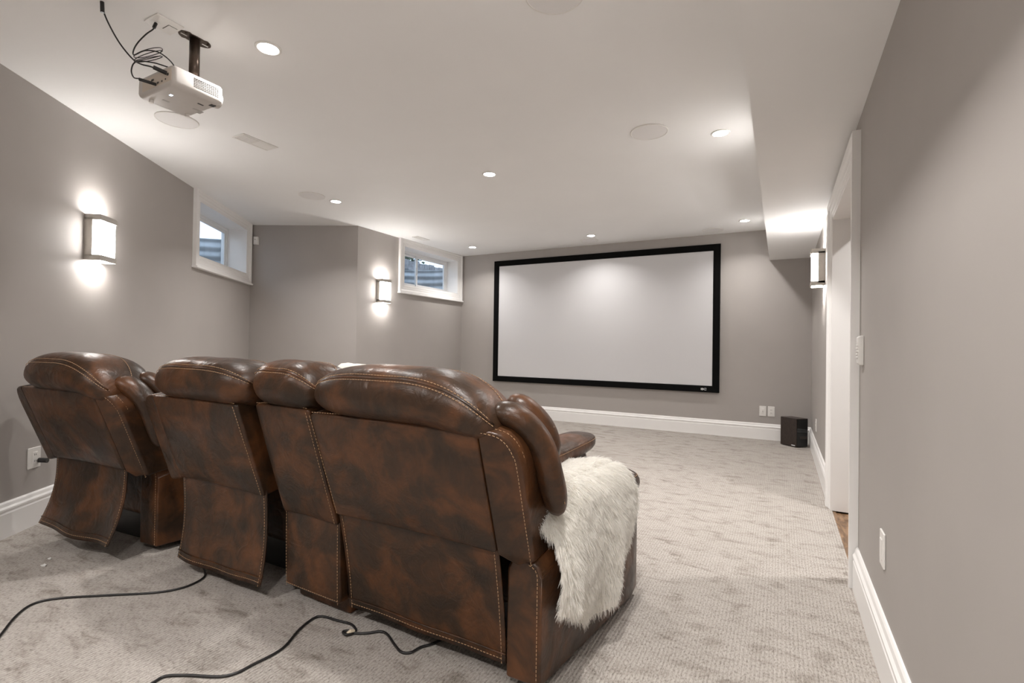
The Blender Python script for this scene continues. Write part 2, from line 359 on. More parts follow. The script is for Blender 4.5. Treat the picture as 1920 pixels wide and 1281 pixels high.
# outside the windows: steel well, gravel, fence, shrub
def outside(xf, c, half, lab):
    m = MB(); n = 48; zs = [1.625+0.0145*i for i in range(47)]; rings = []
    for z in zs:
        rib = 0.012*math.sin(2*PI*(z-1.45)/0.11)
        rings.append([(c-(half+rib)*math.cos(PI*k/n), -TH-0.01-(0.80+rib)*math.sin(PI*k/n)**0.8, z) for k in range(n+1)])
    m.loft(rings, closed=False)
    o = m.build('exterior_window_well', galv_m, smooth=True, xf=xf); s = o.modifiers.new('solid', 'SOLIDIFY'); s.thickness = 0.004
    tag(o, 'ribbed galvanised steel window well outside the '+lab, 'window well')
    tag(MB().box((c-half-0.2, -TH-1.1, 1.45), (c+half+0.2, -TH-0.001, 1.62)).build('exterior_gravel', gravel_m, xf=xf), 'grey gravel in the well outside the '+lab, 'gravel', kind='stuff')
    fr = thing('exterior_fence', 'weathered grey board fence outside the '+lab, 'fence')
    for i in range(38):
        s0 = c-0.5+i*0.15; hh = 2.60+random.uniform(-0.02, 0.02)
        MB().box((s0, -1.45, 2.0), (s0+0.14, -1.42, hh)).build('fence_board', fence_m, fr, xf=xf)
    MB().box((c-0.5, -1.42, 2.42), (c+5.2, -1.38, 2.50)).build('fence_rail', fence_m, fr, xf=xf)
    tag(MB().box((c-0.6, -2.6, 1.80), (c+5.4, -1.08, 2.03)).build('exterior_ground', gravel_m, xf=xf), 'gravelly ground under the fence outside the '+lab, 'ground', kind='structure')
    return fr
outside(nl, 3.0, 0.66, 'window by the left recliner')
outside(flw, 5.86, 0.70, 'window beside the screen')
sh = MB()
for i in range(420):
    p = Vector((random.gauss(0, .16), random.gauss(0, .14), random.gauss(0, .12))); q = Vector((random.uniform(-1, 1), random.uniform(-1, 1), random.uniform(-1, 1))).normalized()*0.06; t = q.orthogonal().normalized()*0.025
    sh.add([p-t, p+q*0.5+t*0.8, p+q, p+q*0.5-t*0.9], [(0, 1, 2, 3)])
sh.tube([(0, 0, -0.75), (0.03, 0.02, -0.3), (0, 0, 0.1)], 0.025, 6)
so = sh.build('exterior_shrub', leaf_m); so.location = (XL-2.1, 7.75, 2.78)
tag(so, 'dark leafy shrub outside the window beside the screen', 'shrub')

# ------------------------------------------------------------------ ceiling fittings
def downlight(x, y, label, dim=1.0):
    r = thing('downlight', label, 'downlight', (x, y, H), group='recessed downlights in the ceiling')
    ring = [(0.046, 0), (0.060, 0), (0.060, -0.004), (0.056, -0.007), (0.048, -0.006), (0.046, -0.003)]
    m = MB(); n = 40
    rings = [[(a*math.cos(2*PI*k/n), a*math.sin(2*PI*k/n), z) for a, z in ring] for k in range(n)]
    m.loft(rings+rings[:1], True, False); m.build('trim_ring', plastic_m, r, smooth=True)
    MB().cyl((0, 0), 0.047, -0.004, -0.001, 32).build('lens', lens_m, r)
    ld = bpy.data.lights.new('downlight_beam', 'AREA'); ld.shape = 'DISK'; ld.size = 0.088; ld.energy = POT_W*dim; ld.color = LAMP; ld.spread = math.radians(132)
    lo = bpy.data.objects.new('downlight_beam', ld); COL.objects.link(lo); lo.parent = r; lo.location = (0, 0, -0.0075)
    return r
for x, y, lb in ((-0.362, 3.529, 'lit round downlight nearest the doorway bulkhead, between ceiling speaker and bulkhead'), (-2.15, 3.529, 'lit round downlight in the middle of the ceiling'),
                 (-3.956, 3.529, 'lit round downlight beside a faint speaker grille in front of the angled wall'), (-3.956, 6.052, 'lit round downlight by the window next to the screen'),
                 (-2.15, 6.052, 'lit round downlight above the middle of the screen'), (-0.362, 6.052, 'lit round downlight by the bulkhead above the right end of the screen'),
                 (-2.208, 1.537, 'large lit round downlight right of the projector'), (-0.362, 1.1, 'added fill downlight overhead just out of the picture'), (-2.2, -0.75, 'added fill downlight behind the camera'), (-0.362, -0.75, 'added fill downlight behind the camera by the bulkhead'), (1.15, 3.3, 'added unseen downlight in the hall to brighten the door jamb')):  # overhead, behind-camera and hall lamps are unseen, added as fill light
    downlight(x, y, lb, 0.42 if y > 5 else 0.5 if (x, y) == (-2.208, 1.537) else 0.85 if y == 1.1 else 1.35 if y < 0 else 1.0)      # the row over the screen is dimmed
def ceiling_speaker(x, y, rad, label):
    r = thing('ceiling_speaker', label, 'speaker', (x, y, H), group='round in-ceiling speakers')
    m = MB(); n = 48; pr = [(rad-0.008, 0), (rad, 0), (rad, -0.004), (rad-0.003, -0.007), (rad-0.008, -0.006)]
    rings = [[(a*math.cos(2*PI*k/n), a*math.sin(2*PI*k/n), z) for a, z in pr] for k in range(n)]
    m.loft(rings+rings[:1], True, False).build('rim', plastic_m, r, smooth=True)
    MB().cyl((0, 0), rad-0.008, -0.005, 0, 40).build('grille', grille_m, r)
for x, y, lb in ((-3.455, 1.772, 'round white speaker grille in ceiling below the projector'), (-0.779, 3.302, 'round white speaker grille in ceiling left of the bulkhead downlight'),
                 (-4.02, 3.293, 'faint round speaker grille in ceiling by the angled wall'), (-0.82, 1.833, 'round speaker grille cut off at the top edge of the picture'),
                 (-2.27, 6.326, 'faint round speaker grille above the middle of the screen'), (-0.729, 6.39, 'faint round speaker grille above the right end of the screen')):
    ceiling_speaker(x, y, 0.122, lb)
def vent(x, y, lx, ly, label, slats=True):
    r = thing('ceiling_vent', label, 'vent', (x, y, H))
    g = 0.014
    m = MB().box((-lx, -ly, -0.006), (-lx+g, ly, 0)).box((lx-g, -ly, -0.006), (lx, ly, 0)).box((-lx+g, -ly, -0.006), (lx-g, -ly+g, 0)).box((-lx+g, ly-g, -0.006), (lx-g, ly, 0))
    m.build('vent_frame', plastic_m, r, bevel=0.002)
    MB().box((-lx+g, -ly+g, -0.0015), (lx-g, ly-g, 0)).build('vent_back', slot_m if slats else grille_m, r)
    for k in range(7):
        y0 = -lx+g+0.004+k*(2*lx-2*g-0.008)/7
        MB().box((y0, -ly+g, -0.005), (y0+(2*lx-2*g)/7*0.72, -0.004, -0.002)).build('slat', plastic_m, r)
        MB().box((y0, 0.004, -0.0052), (y0+(2*lx-2*g)/7*0.97, ly-g, -0.002)).build('slat', plastic_m, r)
    MB().box((-lx+g, -0.004, -0.0055), (lx-g, 0.004, -0.002)).build('divider', plastic_m, r)
vent(-3.32, 2.228, 0.066, 0.135, 'white rectangular air vent in ceiling near the projector')
vent(-4.27, 5.27, 0.05, 0.13, 'faint white air vent in ceiling above the far window', False)

# ------------------------------------------------------------------ sconces
def sconce(xf, s, z, label):
    r = thing('wall_sconce', label, 'wall lamp', group='box sconces with up and down light')
    w2, h2, dp = 0.085, 0.150, 0.098
    X = lambda p: xf((p[0]+s, p[1], p[2]+z))
    MB().box((-w2+0.006, 0, -h2+0.01), (w2-0.006, 0.012, h2-0.01)).build('back_plate', nickel_m, r, bevel=0.003, xf=X)
    for sg in (-1, 1):
        zz = sg*h2; a, b = min(zz, zz-sg*0.036), max(zz, zz-sg*0.036)
        m = MB().box((-w2, 0, a), (-w2+0.005, dp, b)).box((w2-0.005, 0, a), (w2, dp, b)).box((-w2+0.005, dp-0.005, a), (w2-0.005, dp, b))
        m.build('frame_band', nickel_m, r, xf=X)
        sb = 0.028
    for sg in (-1, 1):
        a, b = sorted((sg*w2, sg*(w2-0.004)))
        MB().box((a, 0.0, -h2+0.022), (b, 0.048, h2-0.022)).build('side_bar', nickel_m, r, xf=X)
    MB().box((-w2+0.008, 0.058, -h2+0.012), (w2-0.008, dp-0.007, h2-0.012)).build('opal_diffuser', glow_m, r, bevel=0.003, xf=X)
    for z_ in (h2-0.011, -h2+0.008): MB().box((-w2+0.02, 0.022, z_), (w2-0.02, dp-0.014, z_+0.003)).build('light_slot', glow2_m, r, xf=X)
sconce(nl, 0.955, 1.735, 'lit nickel box sconce on the left wall above the recliner')
sconce(flw, 4.80, 1.745, 'lit nickel box sconce between angled wall and far window')
sconce(rw, 4.80, 1.745, 'lit nickel box sconce beside the doorway under the bulkhead')
sconce(rw, 0.42, 1.745, 'lit nickel box sconce on the right wall beside the camera')

# ------------------------------------------------------------------ projection screen
sx0, sx1, sz0, sz1 = -3.902, -0.662, 0.526, 2.372; fwid = 0.082
ps = thing('projection_screen', 'large blank white projection screen in black frame on the end wall', 'screen', (0, YF, 0))
def fwl(p): return (p[0], -p[1], p[2])
MB().box((sx0+fwid-0.01, 0.004, sz0+fwid-0.01), (sx1-fwid+0.01, 0.022, sz1-fwid+0.01)).build('screen_fabric', screen_m, ps, xf=fwl)
FP = [(0, 0.002), (0, 0.036), (0.006, 0.042), (fwid-0.012, 0.038), (fwid, 0.026), (fwid, 0.002)]
crn = [((sx0, sz0), (1, 1)), ((sx1, sz0), (-1, 1)), ((sx1, sz1), (-1, -1)), ((sx0, sz1), (1, -1))]
for i in range(4):
    (c0, e0), (c1, e1) = crn[i], crn[(i+1) % 4]
    MB().loft([[(c[0]+e[0]*k, n, c[1]+e[1]*k) for k, n in FP] for c, e in ((c0, e0), (c1, e1))]).build('frame_bar', velvet_m, ps, xf=fwl)
lx, lz, ly = -0.875, sz0+0.027, 0.0425   # silver maker mark
m = MB()
for k in range(3): m.box((lx, ly, lz+k*0.0095), (lx+0.030, ly+0.001, lz+k*0.0095+0.0065))
m.box((lx, ly, lz), (lx+0.008, ly+0.001, lz+0.0255))
arc = [(lx+0.054+0.019*math.cos(t), ly+0.0005, lz+0.0128+0.0105*math.sin(t)) for t in np.linspace(0.75, 2*PI-0.75, 20)]
m.tube(arc, 0.0027, 6)
m.build('maker_mark', silver_m, ps, xf=fwl)

# ------------------------------------------------------------------ subwoofer speaker
bx = [(0.006, 6.40), (0.16, 6.262), (0.272, 6.372), (0.118, 6.51)]; hb = 0.315
sw = thing('subwoofer', 'black wood-grain floor speaker in the corner by the doorway wall', 'speaker', (0.14, 6.385, 0))
loc = [Vector((x-0.14, y-6.385, 0)) for x, y in bx]
sub_m = plain('black_ash_veneer', (0.030, 0.020, 0.016), 0.35, noise=0.35, nscale=60)
gl_m = plain('gloss_black', (0.008, 0.008, 0.008), 0.12)
MB().hexa([(p.x, p.y, 0.006) for p in loc]+[(p.x, p.y, hb) for p in loc]).build('cabinet', sub_m, sw, bevel=0.004)
fd = (loc[1]-loc[0]).normalized(); nrm = Vector((fd.y, -fd.x, 0)); rd = (loc[2]-loc[1]).normalized(); rn = Vector((rd.y, -rd.x, 0))
def face(o, d, n, a, b, z0, z1, t): 
    A, B = o+d*a, o+d*b; N_ = n*t
    return MB().hexa([(*(A.xy), z0), (*(B.xy), z0), (*((B+N_).xy), z0), (*((A+N_).xy), z0), (*(A.xy), z1), (*(B.xy), z1), (*((B+N_).xy), z1), (*((A+N_).xy), z1)])
face(loc[1], rd, rn, 0.006, 0.151, 0.012, hb-0.006, 0.003).build('side_panel', gl_m, sw)
face(loc[0], fd, nrm, 0.145, 0.190, 0.016, 0.026, 0.002).build('badge', silver_m, sw)
face(loc[1], rd, rn, 0.04, 0.15, 0.09, 0.12, 0.0045).build('port_strip', sub_m, sw)

# ------------------------------------------------------------------ plates, keypad, sensor
def plate(xf, s, z, label, kind, w=0.036, h=0.059):
    r = thing('wall_plate', label, 'switch plate' if kind == 'switch' else 'outlet')
    X = lambda p: xf((p[0]+s, p[1], p[2]+z))
    MB().box((-w, 0, -h), (w, 0.007, h)).build('cover_plate', plastic_m, r, bevel=0.003, xf=X)
    MB().box((-0.017, 0.006, -0.034), (0.017, 0.010, 0.034)).build('insert', plastic_m, r, bevel=0.002, xf=X)
    if kind == 'outlet':
        m = MB()
        for q in (-0.018, 0.018): m.box((-0.007, 0.0095, q-0.005), (-0.004, 0.0105, q+0.005)).box((0.004, 0.0095, q-0.005), (0.007, 0.0105, q+0.005))
        m.build('socket_slots', slot_m, r, xf=X)
    elif kind == 'coax':
        MB().cyl((0, 0), 0.006, 0, 0.010, 12).build('jack', nickel_m, r, xf=lambda p: X((p[0], 0.009+p[2], p[1])))
    return r
plate(fw, -0.181, 0.337, 'white jack plate, left of the pair under the screen by the speaker', 'coax')
plate(fw, -0.091, 0.338, 'white outlet plate, right of the pair under the screen by the speaker', 'outlet')
plate(rw, 5.62, 0.345, 'white outlet plate on the right wall beyond the doorway', 'outlet')
plate(rw, 2.075, 0.40, 'white blank wall plate low on the right wall nearest the camera', 'switch')
op = plate(nl, 0.505, 0.385, 'white outlet plate on the left wall with a black plug', 'outlet', 0.045)
MB().tube([nl((0.53, 0.011, 0.365)), nl((0.53, 0.055, 0.362))], 0.014, 10).build('power_plug', black_m)
tag(bpy.data.objects['power_plug'], 'black power plug in the outlet behind the left recliner', 'plug')
kp = thing('alarm_keypad', 'white wall keypad with button column right of the doorway', 'keypad')
KX = lambda p: rw((p[0]+2.60, p[1], p[2]+1.068))
MB().loft([[(-0.035*k, n, -0.062*k2) for k, k2 in ((1, 1), (-1, 1), (-1, -1), (1, -1))] for n, k, k2 in ()] or [[(a*0.036*f, n, b*0.063*g) for a, b in ((-1, -1), (1, -1), (1, 1), (-1, 1))] for n, f, g in ((0, 1, 1), (0.012, 1, 1), (0.020, 0.86, 0.88))]).build('keypad_body', plastic_m, kp, bevel=0.003, xf=KX)
for k in range(5): MB().box((-0.024, 0.019, -0.034+k*0.013), (0.02, 0.0235, -0.026+k*0.013)).build('keypad_button', plastic_m, kp, bevel=0.002, xf=KX)
ms = thing('motion_sensor', 'small white motion sensor on the angled wall by the near window', 'sensor')
SX = lambda p: ntch((p[0]+0.075, p[1], p[2]+2.305))
MB().loft([[(a*0.030*f, n, b*0.050*g) for a, b in ((-1, -1), (1, -1), (1, 1), (-1, 1))] for n, f, g in ((0, 1, 1), (0.025, 1, 1), (0.040, 0.75, 0.86))]).build('sensor_body', plastic_m, ms, bevel=0.006, xf=SX)
MB().box((-0.004, 0.0395, 0.008), (0.004, 0.0415, 0.016)).build('sensor_eye', slot_m, ms, xf=SX)

# ------------------------------------------------------------------ projector on its mount
pj = thing('projector', 'cream ceiling projector hanging from a dark pole mount', 'projector', (-2.49, 1.30, 2.19))
px0, px1, py0, py1, ph = -0.158, 0.142, -0.118, 0.110, 0.088
def rrect(hx0, hx1, hy0, hy1, r, z, n=5):
    out = []
    for (cx, cy, a0) in ((hx1-r, hy1-r, 0), (hx0+r, hy1-r, PI/2), (hx0+r, hy0+r, PI), (hx1-r, hy0+r, 1.5*PI)):
        out += [(cx+r*math.cos(a0+PI/2*k/n), cy+r*math.sin(a0+PI/2*k/n), z) for k in range(n+1)]
    return out
rings = []
for z, ins in ((0.0, 0.024), (0.004, 0.013), (0.012, 0.004), (0.022, 0.0), (0.050, 0.0), (0.080, 0.001), (0.086, 0.004), (0.088, 0.012)):
    rings.append(rrect(px0+ins, px1-ins, py0+ins*0.5, py1-ins, 0.020, z))
MB().loft(rings).build('projector_body', proj_m, pj, smooth=True)
bpy.data.objects['projector_body'].data.polygons.foreach_set('use_smooth', [True]*len(bpy.data.objects['projector_body'].data.polygons))
for i in range(12):       # side vent grid
    for j in range(6):
        y = -0.028+i*0.0095; z = 0.030+j*0.0075
        MB().box((px1-0.006, y, z), (px1+0.0012, y+0.0070, z+0.0036)).build('vent_slot', slot_m, pj)
MB().box((px0+0.05, py0-0.0008, 0.020), (px1-0.012, py0+0.004, 0.074)).build('connector_panel', plain('beige_panel', (0.66, 0.58, 0.50), 0.5), pj)
for x, z, w_, h_ in ((0.020, 0.028, 0.012, 0.007), (0.055, 0.028, 0.008, 0.006), (0.085, 0.030, 0.006, 0.006), (-0.03, 0.05, 0.02, 0.008), (0.10, 0.045, 0.012, 0.010)):
    MB().box((x, py0-0.0025, z), (x+w_, py0+0.001, z+h_)).build('port', slot_m, pj)
for x, y, w_, h_, mt in ((0.055, 0.035, 0.010, 0.026, black_m), (0.085, 0.070, 0.026, 0.022, black_m), (0.02, -0.07, 0.014, 0.01, led_m), (-0.06, -0.06, 0.012, 0.028, grey_mark_m), (-0.02, 0.055, 0.012, 0.03, grey_mark_m), (-0.045, 0.085, 0.035, 0.018, grey_mark_m)):
    MB().box((x, y, -0.001), (x+w_, y+h_, 0.0015)).build('indicator_light' if mt is led_m else 'bottom_label', mt, pj)
MB().cyl((0, 0), 0.036, 0, 0.028, 28).build('lens_barrel', proj_m, pj, smooth=False, bevel=0.004, xf=lambda p: (0.075+p[0], py1-0.012+p[2], 0.044+p[1]))
MB().cyl((0, 0), 0.028, 0, 0.002, 28).build('lens_glass', gl_m, pj, xf=lambda p: (0.075+p[0], py1+0.016+p[2], 0.044+p[1]))
for x, y in ((-0.11, -0.08), (-0.11, 0.08)): MB().cyl((x, y), 0.010, -0.012, 0.004, 14).build('foot', plastic_m, pj)
# mount
mz = H-2.19
mt_ = []
for t in range(32):
    a = 2*PI*t/32; wv = 0.038*(1-0.25*math.cos(2*a)**2)
    mt_.append((0.034+(0.040 if abs(math.sin(a)) > 0.55 else 0.030)*math.cos(a), 0.030+0.072*math.sin(a), mz-0.005))
MB().prism(mt_, (0, 0, 0.005)).build('ceiling_bracket', steel_m, pj)
for s_ in (-1, 1):
    MB().box((0.030, 0.030+s_*0.048-0.014, mz-0.0062), (0.036, 0.030+s_*0.048+0.014, mz-0.0048)).build('bracket_slot', plastic_m, pj)
    MB().cyl((0.052, 0.030+s_*0.050), 0.006, mz-0.010, mz-0.005, 8).build('screw', steel_m, pj)
MB().cyl((0.034, 0.030), 0.022, ph+0.010, mz-0.005, 24).build('mount_pole', steel_m, pj, smooth=True)
for z in (0.125, 0.150, 0.175, 0.200, 0.25, 0.285): MB().cyl((0, 0), 0.0045, 0, 0.006, 8).build('pole_screw', steel_m, pj, xf=lambda p, z=z: (0.034-0.021-p[2], 0.026+p[0], z+p[1]))
MB().cyl((0.034, 0.030), 0.045, ph+0.0, ph+0.012, 24).build('mount_base', steel_m, pj)
for a in (0.6, 2.4, 3.9, 5.4):
    MB().tube([(0.034, 0.03, ph+0.010), (0.034+0.07*math.cos(a), 0.03+0.07*math.sin(a), ph+0.010), (0.034+0.085*math.cos(a), 0.03+0.085*math.sin(a), ph-0.004)], 0.007, 6).build('mount_arm', nickel_m, pj)
# ceiling box plate beside the mount
cp = thing('ceiling_plate', 'white ceiling outlet plate beside the projector mount', 'outlet', (-2.465, 1.19, H))
MB().box((-0.057, -0.045, -0.006), (0.057, 0.068, 0)).build('cover_plate', plastic_m, cp, bevel=0.002)
MB().box((-0.030, 0.022, -0.0085), (0.018, 0.056, -0.005)).build('blank_insert', plastic_m, cp, bevel=0.001)
MB().box((-0.032, 0.0195, -0.0068), (0.020, 0.0215, -0.005)).box((0.019, 0.021, -0.0068), (0.021, 0.057, -0.005)).build('insert_gap', slot_m, cp)
MB().cyl((-0.012, -0.016), 0.020, -0.0085, -0.005, 20).build('socket', plastic_m, cp)

def cable(name, pts, r, label, ends=()):
    o = MB().tube(catmull(pts, 7), r, 8).build(name, black_m, smooth=True)
    for p, q, rr_ in ends: MB().tube([p, q], rr_, 8).build('connector', black_m, o)
    return tag(o, label, 'cable')
Y1 = py0+1.30-0.004
cable('video_cable', [(-2.545, 1.00, 2.498), (-2.55, 1.01, 2.46), (-2.565, 1.04, 2.42), (-2.565, 1.075, 2.37), (-2.535, 1.10, 2.32), (-2.49, 1.105, 2.285), (-2.445, 1.11, 2.262), (-2.415, 1.13, 2.255), (-2.405, 1.17, 2.250)], 0.0032,
      'black cable swooping from the ceiling to the projector', (((-2.545, 1.00, 2.500), (-2.545, 1.002, 2.455), 0.008), ((-2.408, 1.135, 2.254), (-2.398, 1.182, 2.249), 0.009)))
cable('power_cable', [(-2.477, 1.174, 2.490), (-2.478, 1.165, 2.46), (-2.495, 1.145, 2.43), (-2.53, 1.13, 2.395), (-2.545, 1.12, 2.36), (-2.53, 1.115, 2.33), (-2.45, 1.12, 2.33), (-2.40, 1.15, 2.325), (-2.40, 1.20, 2.31), (-2.42, 1.22, 2.295), (-2.46, 1.16, 2.30), (-2.52, 1.12, 2.30), (-2.55, 1.115, 2.27), (-2.54, 1.12, 2.235), (-2.50, 1.13, 2.222), (-2.475, 1.178, 2.215)], 0.0028,
      'black power lead hanging from the ceiling plate to the projector', (((-2.477, 1.174, 2.490), (-2.478, 1.166, 2.465), 0.007), ((-2.512, 1.128, 2.224), (-2.475, 1.178, 2.215), 0.007)))
lp = []
for k in range(34):
    a = 2*PI*k/11; lp.append((-2.455+0.062*math.cos(a)-0.0012*k, 1.135+0.034*math.sin(a+0.6)+0.0006*k, 2.325+(0.040-0.0005*k)*math.sin(a)+0.010*math.sin(a*0.37)))
cable('coiled_cable', lp, 0.0017, 'thin black cable coiled in loops above the projector')

# ------------------------------------------------------------------ recliners
def stitches(m, pts, step=0.0125, ln=0.0078, r=0.00115):
    P = [Vector(p) for p in pts]; acc = 0.0; nxt = 0.0
    for a, b in zip(P, P[1:]):
        L_ = (b-a).length
        if L_ < 1e-9: continue
        t = (b-a)/L_
        while nxt < acc+L_:
            q = a+t*(nxt-acc); s = t.orthogonal().normalized(); u = t.cross(s)
            e = q+t*ln
            vs = []
            for c in (q, e):
                for k in range(4): vs.append(tuple(c+(s*math.cos(PI/2*k)+u*math.sin(PI/2*k))*r))
            m.add(vs, [(0, 1, 5, 4), (1, 2, 6, 5), (2, 3, 7, 6), (3, 0, 4, 7), (3, 2, 1, 0), (4, 5, 6, 7)]); nxt += step
        acc += L_
    return m
def lin(a, b, n=12): return [tuple(Vector(a).lerp(Vector(b), i/n)) for i in range(n+1)]

def headrest(root, xl, xr, yc, zc, a, b, dropL=0.0, dropR=0.0, endp=(5, 5), tilt=-0.12, name='headrest', bow=0.0):
    def pt(t, ph, k=1.0):
        p = endp[0] if t < 0 else endp[1]
        e = max(0.0, 1-abs(t)**p)**0.5; ea = 0.35+0.65*e
        if abs(t) > 0.9999: e = 0.0; ea = 0.30
        seam = 1-0.045*math.exp(-((ph-2.76)/0.10)**2)-0.03*math.exp(-((ph-1.45)/0.10)**2)
        rip = 1+0.012*math.sin(9*t+4*ph)*math.sin(3*ph)+0.010*math.sin(23*t+2*ph)*(1-e)
        c, s = math.cos(ph), math.sin(ph); q = 0.78
        y = a*ea*math.copysign(abs(c)**q, c)*seam*rip*k; z = b*(0.10+0.90*e)*math.copysign(abs(s)**q, s)*seam*rip*k
        dz = -(dropL*max(0, -t)**3+dropR*max(0, t)**3)
        yy = y*math.cos(tilt)-z*math.sin(tilt); zz = y*math.sin(tilt)+z*math.cos(tilt)
        return ((xl+xr)/2+(xr-xl)/2*t, yc+yy+bow*t*t, zc+zz+dz)
    ts = [math.sin(PI/2*k/16) for k in range(-16, 17)]; n = 40
    o = MB().loft([[pt(t, 2*PI*j/n) for j in range(n)] for t in ts]).build(name, leather_m, root, smooth=True)
    m = MB()
    tt = np.linspace(-0.985, 0.985, 70)
    for ph, dd in ((2.66, 1.03), (2.86, 1.03), (1.40, 1.03)): stitches(m, [pt(float(t), ph, dd) for t in tt], 0.0115, 0.0078, 0.0013)
    m.build('stitching', thread_m, o, kind='stuff')
    MB().tube([pt(float(t), 2.76, 1.0) for t in tt], 0.0045, 6).build('piping', leather_m, o, smooth=True)
    return o

def recliner(label, loc, rot, hw, yb, ym, yt, zb=0.06, zm=0.43, zt=0.82, wingL=0.0, wingR=0.0, flap='loose', name='recliner', head=None, depth=0.85, wave=0.0, dark=None):
    """local frame: x across, y forward, z up; rear bottom edge near y = 0"""
    r = thing(name, label, 'recliner', loc, rot, group='brown leather theatre recliners')
    x0, x1 = -hw, hw
    # back panel, slightly puffed
    def bp(a, b):
        puff = 0.018*math.sin(PI*a)**0.6*math.sin(PI*min(1, b*1.0))**0.6 if 0 < a < 1 and 0 < b < 1 else 0
        return (x0+(x1-x0)*a, ym+(yt-ym)*b-puff, zm+(zt-zm)*b+0.006*math.sin(PI*a))
    pn = MB().sheet(bp, 14, 12, (0, 0.19, 0.03)).build('back_panel', leather_m, r, bevel=0.013, segs=3)
    st = MB(); e = 0.004
    stitches(st, [(x0+0.012+(x1-x0-0.024)*k/20, yt+0.004, zt+0.005+0.006*math.sin(PI*k/20)) for k in range(21)])
    if not wingR: stitches(st, lin((x1-0.010, ym-0.003, zm+0.01), (x1-0.010, yt-0.003, zt-0.01)))
    if not wingL and name != 'console_seat': stitches(st, lin((x0+0.010, ym-0.003, zm+0.01), (x0+0.010, yt-0.003, zt-0.01)))
    st.build('stitching', thread_m, pn, kind='stuff')
    # wings
    for sg, wd in ((-1, wingL), (1, wingR)):
        if not wd: continue
        xi, xo = sg*hw, sg*(hw+wd)
        out = [(0.0, -0.045), (0.55, -0.052), (0.95, -0.06), (1.0, -0.03)]
        ringp = [(0.0, -0.02), (0.6, -0.055), (0.97, -0.075), (1.0, -0.04), (1.0, 0.35), (1.0, 0.74), (0.95, 0.84), (0.84, 0.92), (0.66, 0.975), (0.40, 1.0), (0.0, 1.01)]
        rear, front = [], []
        for a, b in ringp:
            xx = xi+(xo-xi)*a; y = ym+(yt-ym)*b+0.004+(0.042 if sg > 0 else 0.006)*a**1.6; z = zm+(zt-zm)*b
            rear.append((xx, y, z)); front.append((xx+sg*0.012*a, y+0.17-0.03*(1-a), z+0.025))
        wg = MB().loft([rear, front]).build('back_wing', leather_m, r, bevel=0.014, segs=3)
        if sg > 0:
            sm = MB(); stitches(sm, [(p[0]-sg*0.010, p[1]-0.004, p[2]-0.004) for p in catmull(rear[2:], 5)])
            stitches(sm, [(p[0], p[1]+0.030, p[2]+0.006) for p in catmull(rear[3:], 5)])
            sm.build('stitching', thread_m, wg, kind='stuff')
        # side bolster wrapping round the wing
        kx = 1.0 if sg > 0 else -0.4
        bo = catmull([(sg*(hw-0.01), yt+0.10, zt+0.045), (sg*(hw+wd*0.55), yt+0.135, zt+0.030), (sg*(hw+wd+0.010*kx), yt+0.18, zt-0.045), (sg*(hw+wd+0.035*kx), yt+0.215, zt-0.16), (sg*(hw+wd+0.050*kx), yt+0.24, zt-0.275)], 7)
        bol = MB().tube(bo, lambda t: (0.050 if sg > 0 else 0.036)*(max(0.02, 1-(2*t-1)**6))**0.5, 14, flat=(0.85, 1.25)).build('side_bolster', leather_m, r, smooth=True)
        sm = MB(); stitches(sm, [p+Vector((sg*0.042, -0.030, 0.016)) for p in bo[3:-2]]); sm.build('stitching', thread_m, bol, kind='stuff')
        bo2 = [p+Vector((-sg*0.030, 0.105, 0.020)) for p in bo[2:-8]]
        MB().tube(bo2, lambda t: 0.045*(max(0.02, 1-(2*t-1)**4))**0.5, 14, flat=(0.85, 1.2)).build('front_bolster', leather_m, r, smooth=True)
    # lumbar / front of back (fills the back)
    MB().loft([[(x, y, z) for y, z in ((ym+0.16, zm-0.02), (yt+0.16, zt-0.02), (yt+0.33, zt+0.04), (ym+0.36, zm+0.03))] for x in (x0+0.01, x1-0.01)]).build('back_cushion', leather_m, r, bevel=0.05, segs=4)
    # headrest
    if head: headrest(r, *head)
    # rear flap hanging from the panel
    rr2 = random.Random(label)
    ph = [rr2.uniform(0, 6) for _ in range(4)]
    def fp(a, b):      # b = 0 bottom
        x = x0+(x1-x0)*a; y = yb+(ym+0.012-yb)*b
        if flap == 'loose': y += wave*(-0.030*math.cos(PI*b)*0+0.014*math.sin(7*a+ph[0])*(1-b)+0.008*math.sin(13*a+ph[1])*(1-b)**2-0.035*math.sin(PI*b)*(-0.6)-0.02*(1-b)**4)
        else: y -= 0.008*math.sin(PI*a)**0.5*math.sin(PI*b)**0.5 if 0 < a < 1 and 0 < b < 1 else 0
        z = zb+(zm+0.025-zb)*b+(wave*0.016*math.sin(5*a+ph[2])*(1-b) if flap == 'loose' else 0)
        return (x, y, z)
    fo = MB().sheet(fp, 28, 18, (0, 0.006 if flap == 'loose' else 0.05, 0)).build('rear_flap' if flap == 'loose' else 'rear_panel', leather_m, r, smooth=(flap == 'loose'), bevel=0 if flap == 'loose' else 0.012, segs=3)
    sm = MB()
    off = lambda p: (p[0], p[1]-0.0015, p[2])
    for a in (0.022, 0.978): stitches(sm, [off(fp(a, k/20)) for k in range(21)])
    stitches(sm, [off(fp(0.02+0.96*k/28, 0.04)) for k in range(29)])
    sm.build('stitching', thread_m, fo, kind='stuff')
    if flap == 'loose':
        MB().tube([off(fp(k/28, 0.085)) for k in range(29)], 0.003, 6).build('hem_fold', leather_m, fo, smooth=True)
    # base and front
    MB().box((x0+0.05, 0.22, 0.0), (x1-0.03, depth-0.08, 0.14)).build('base_frame', black_m, r, bevel=0.008)
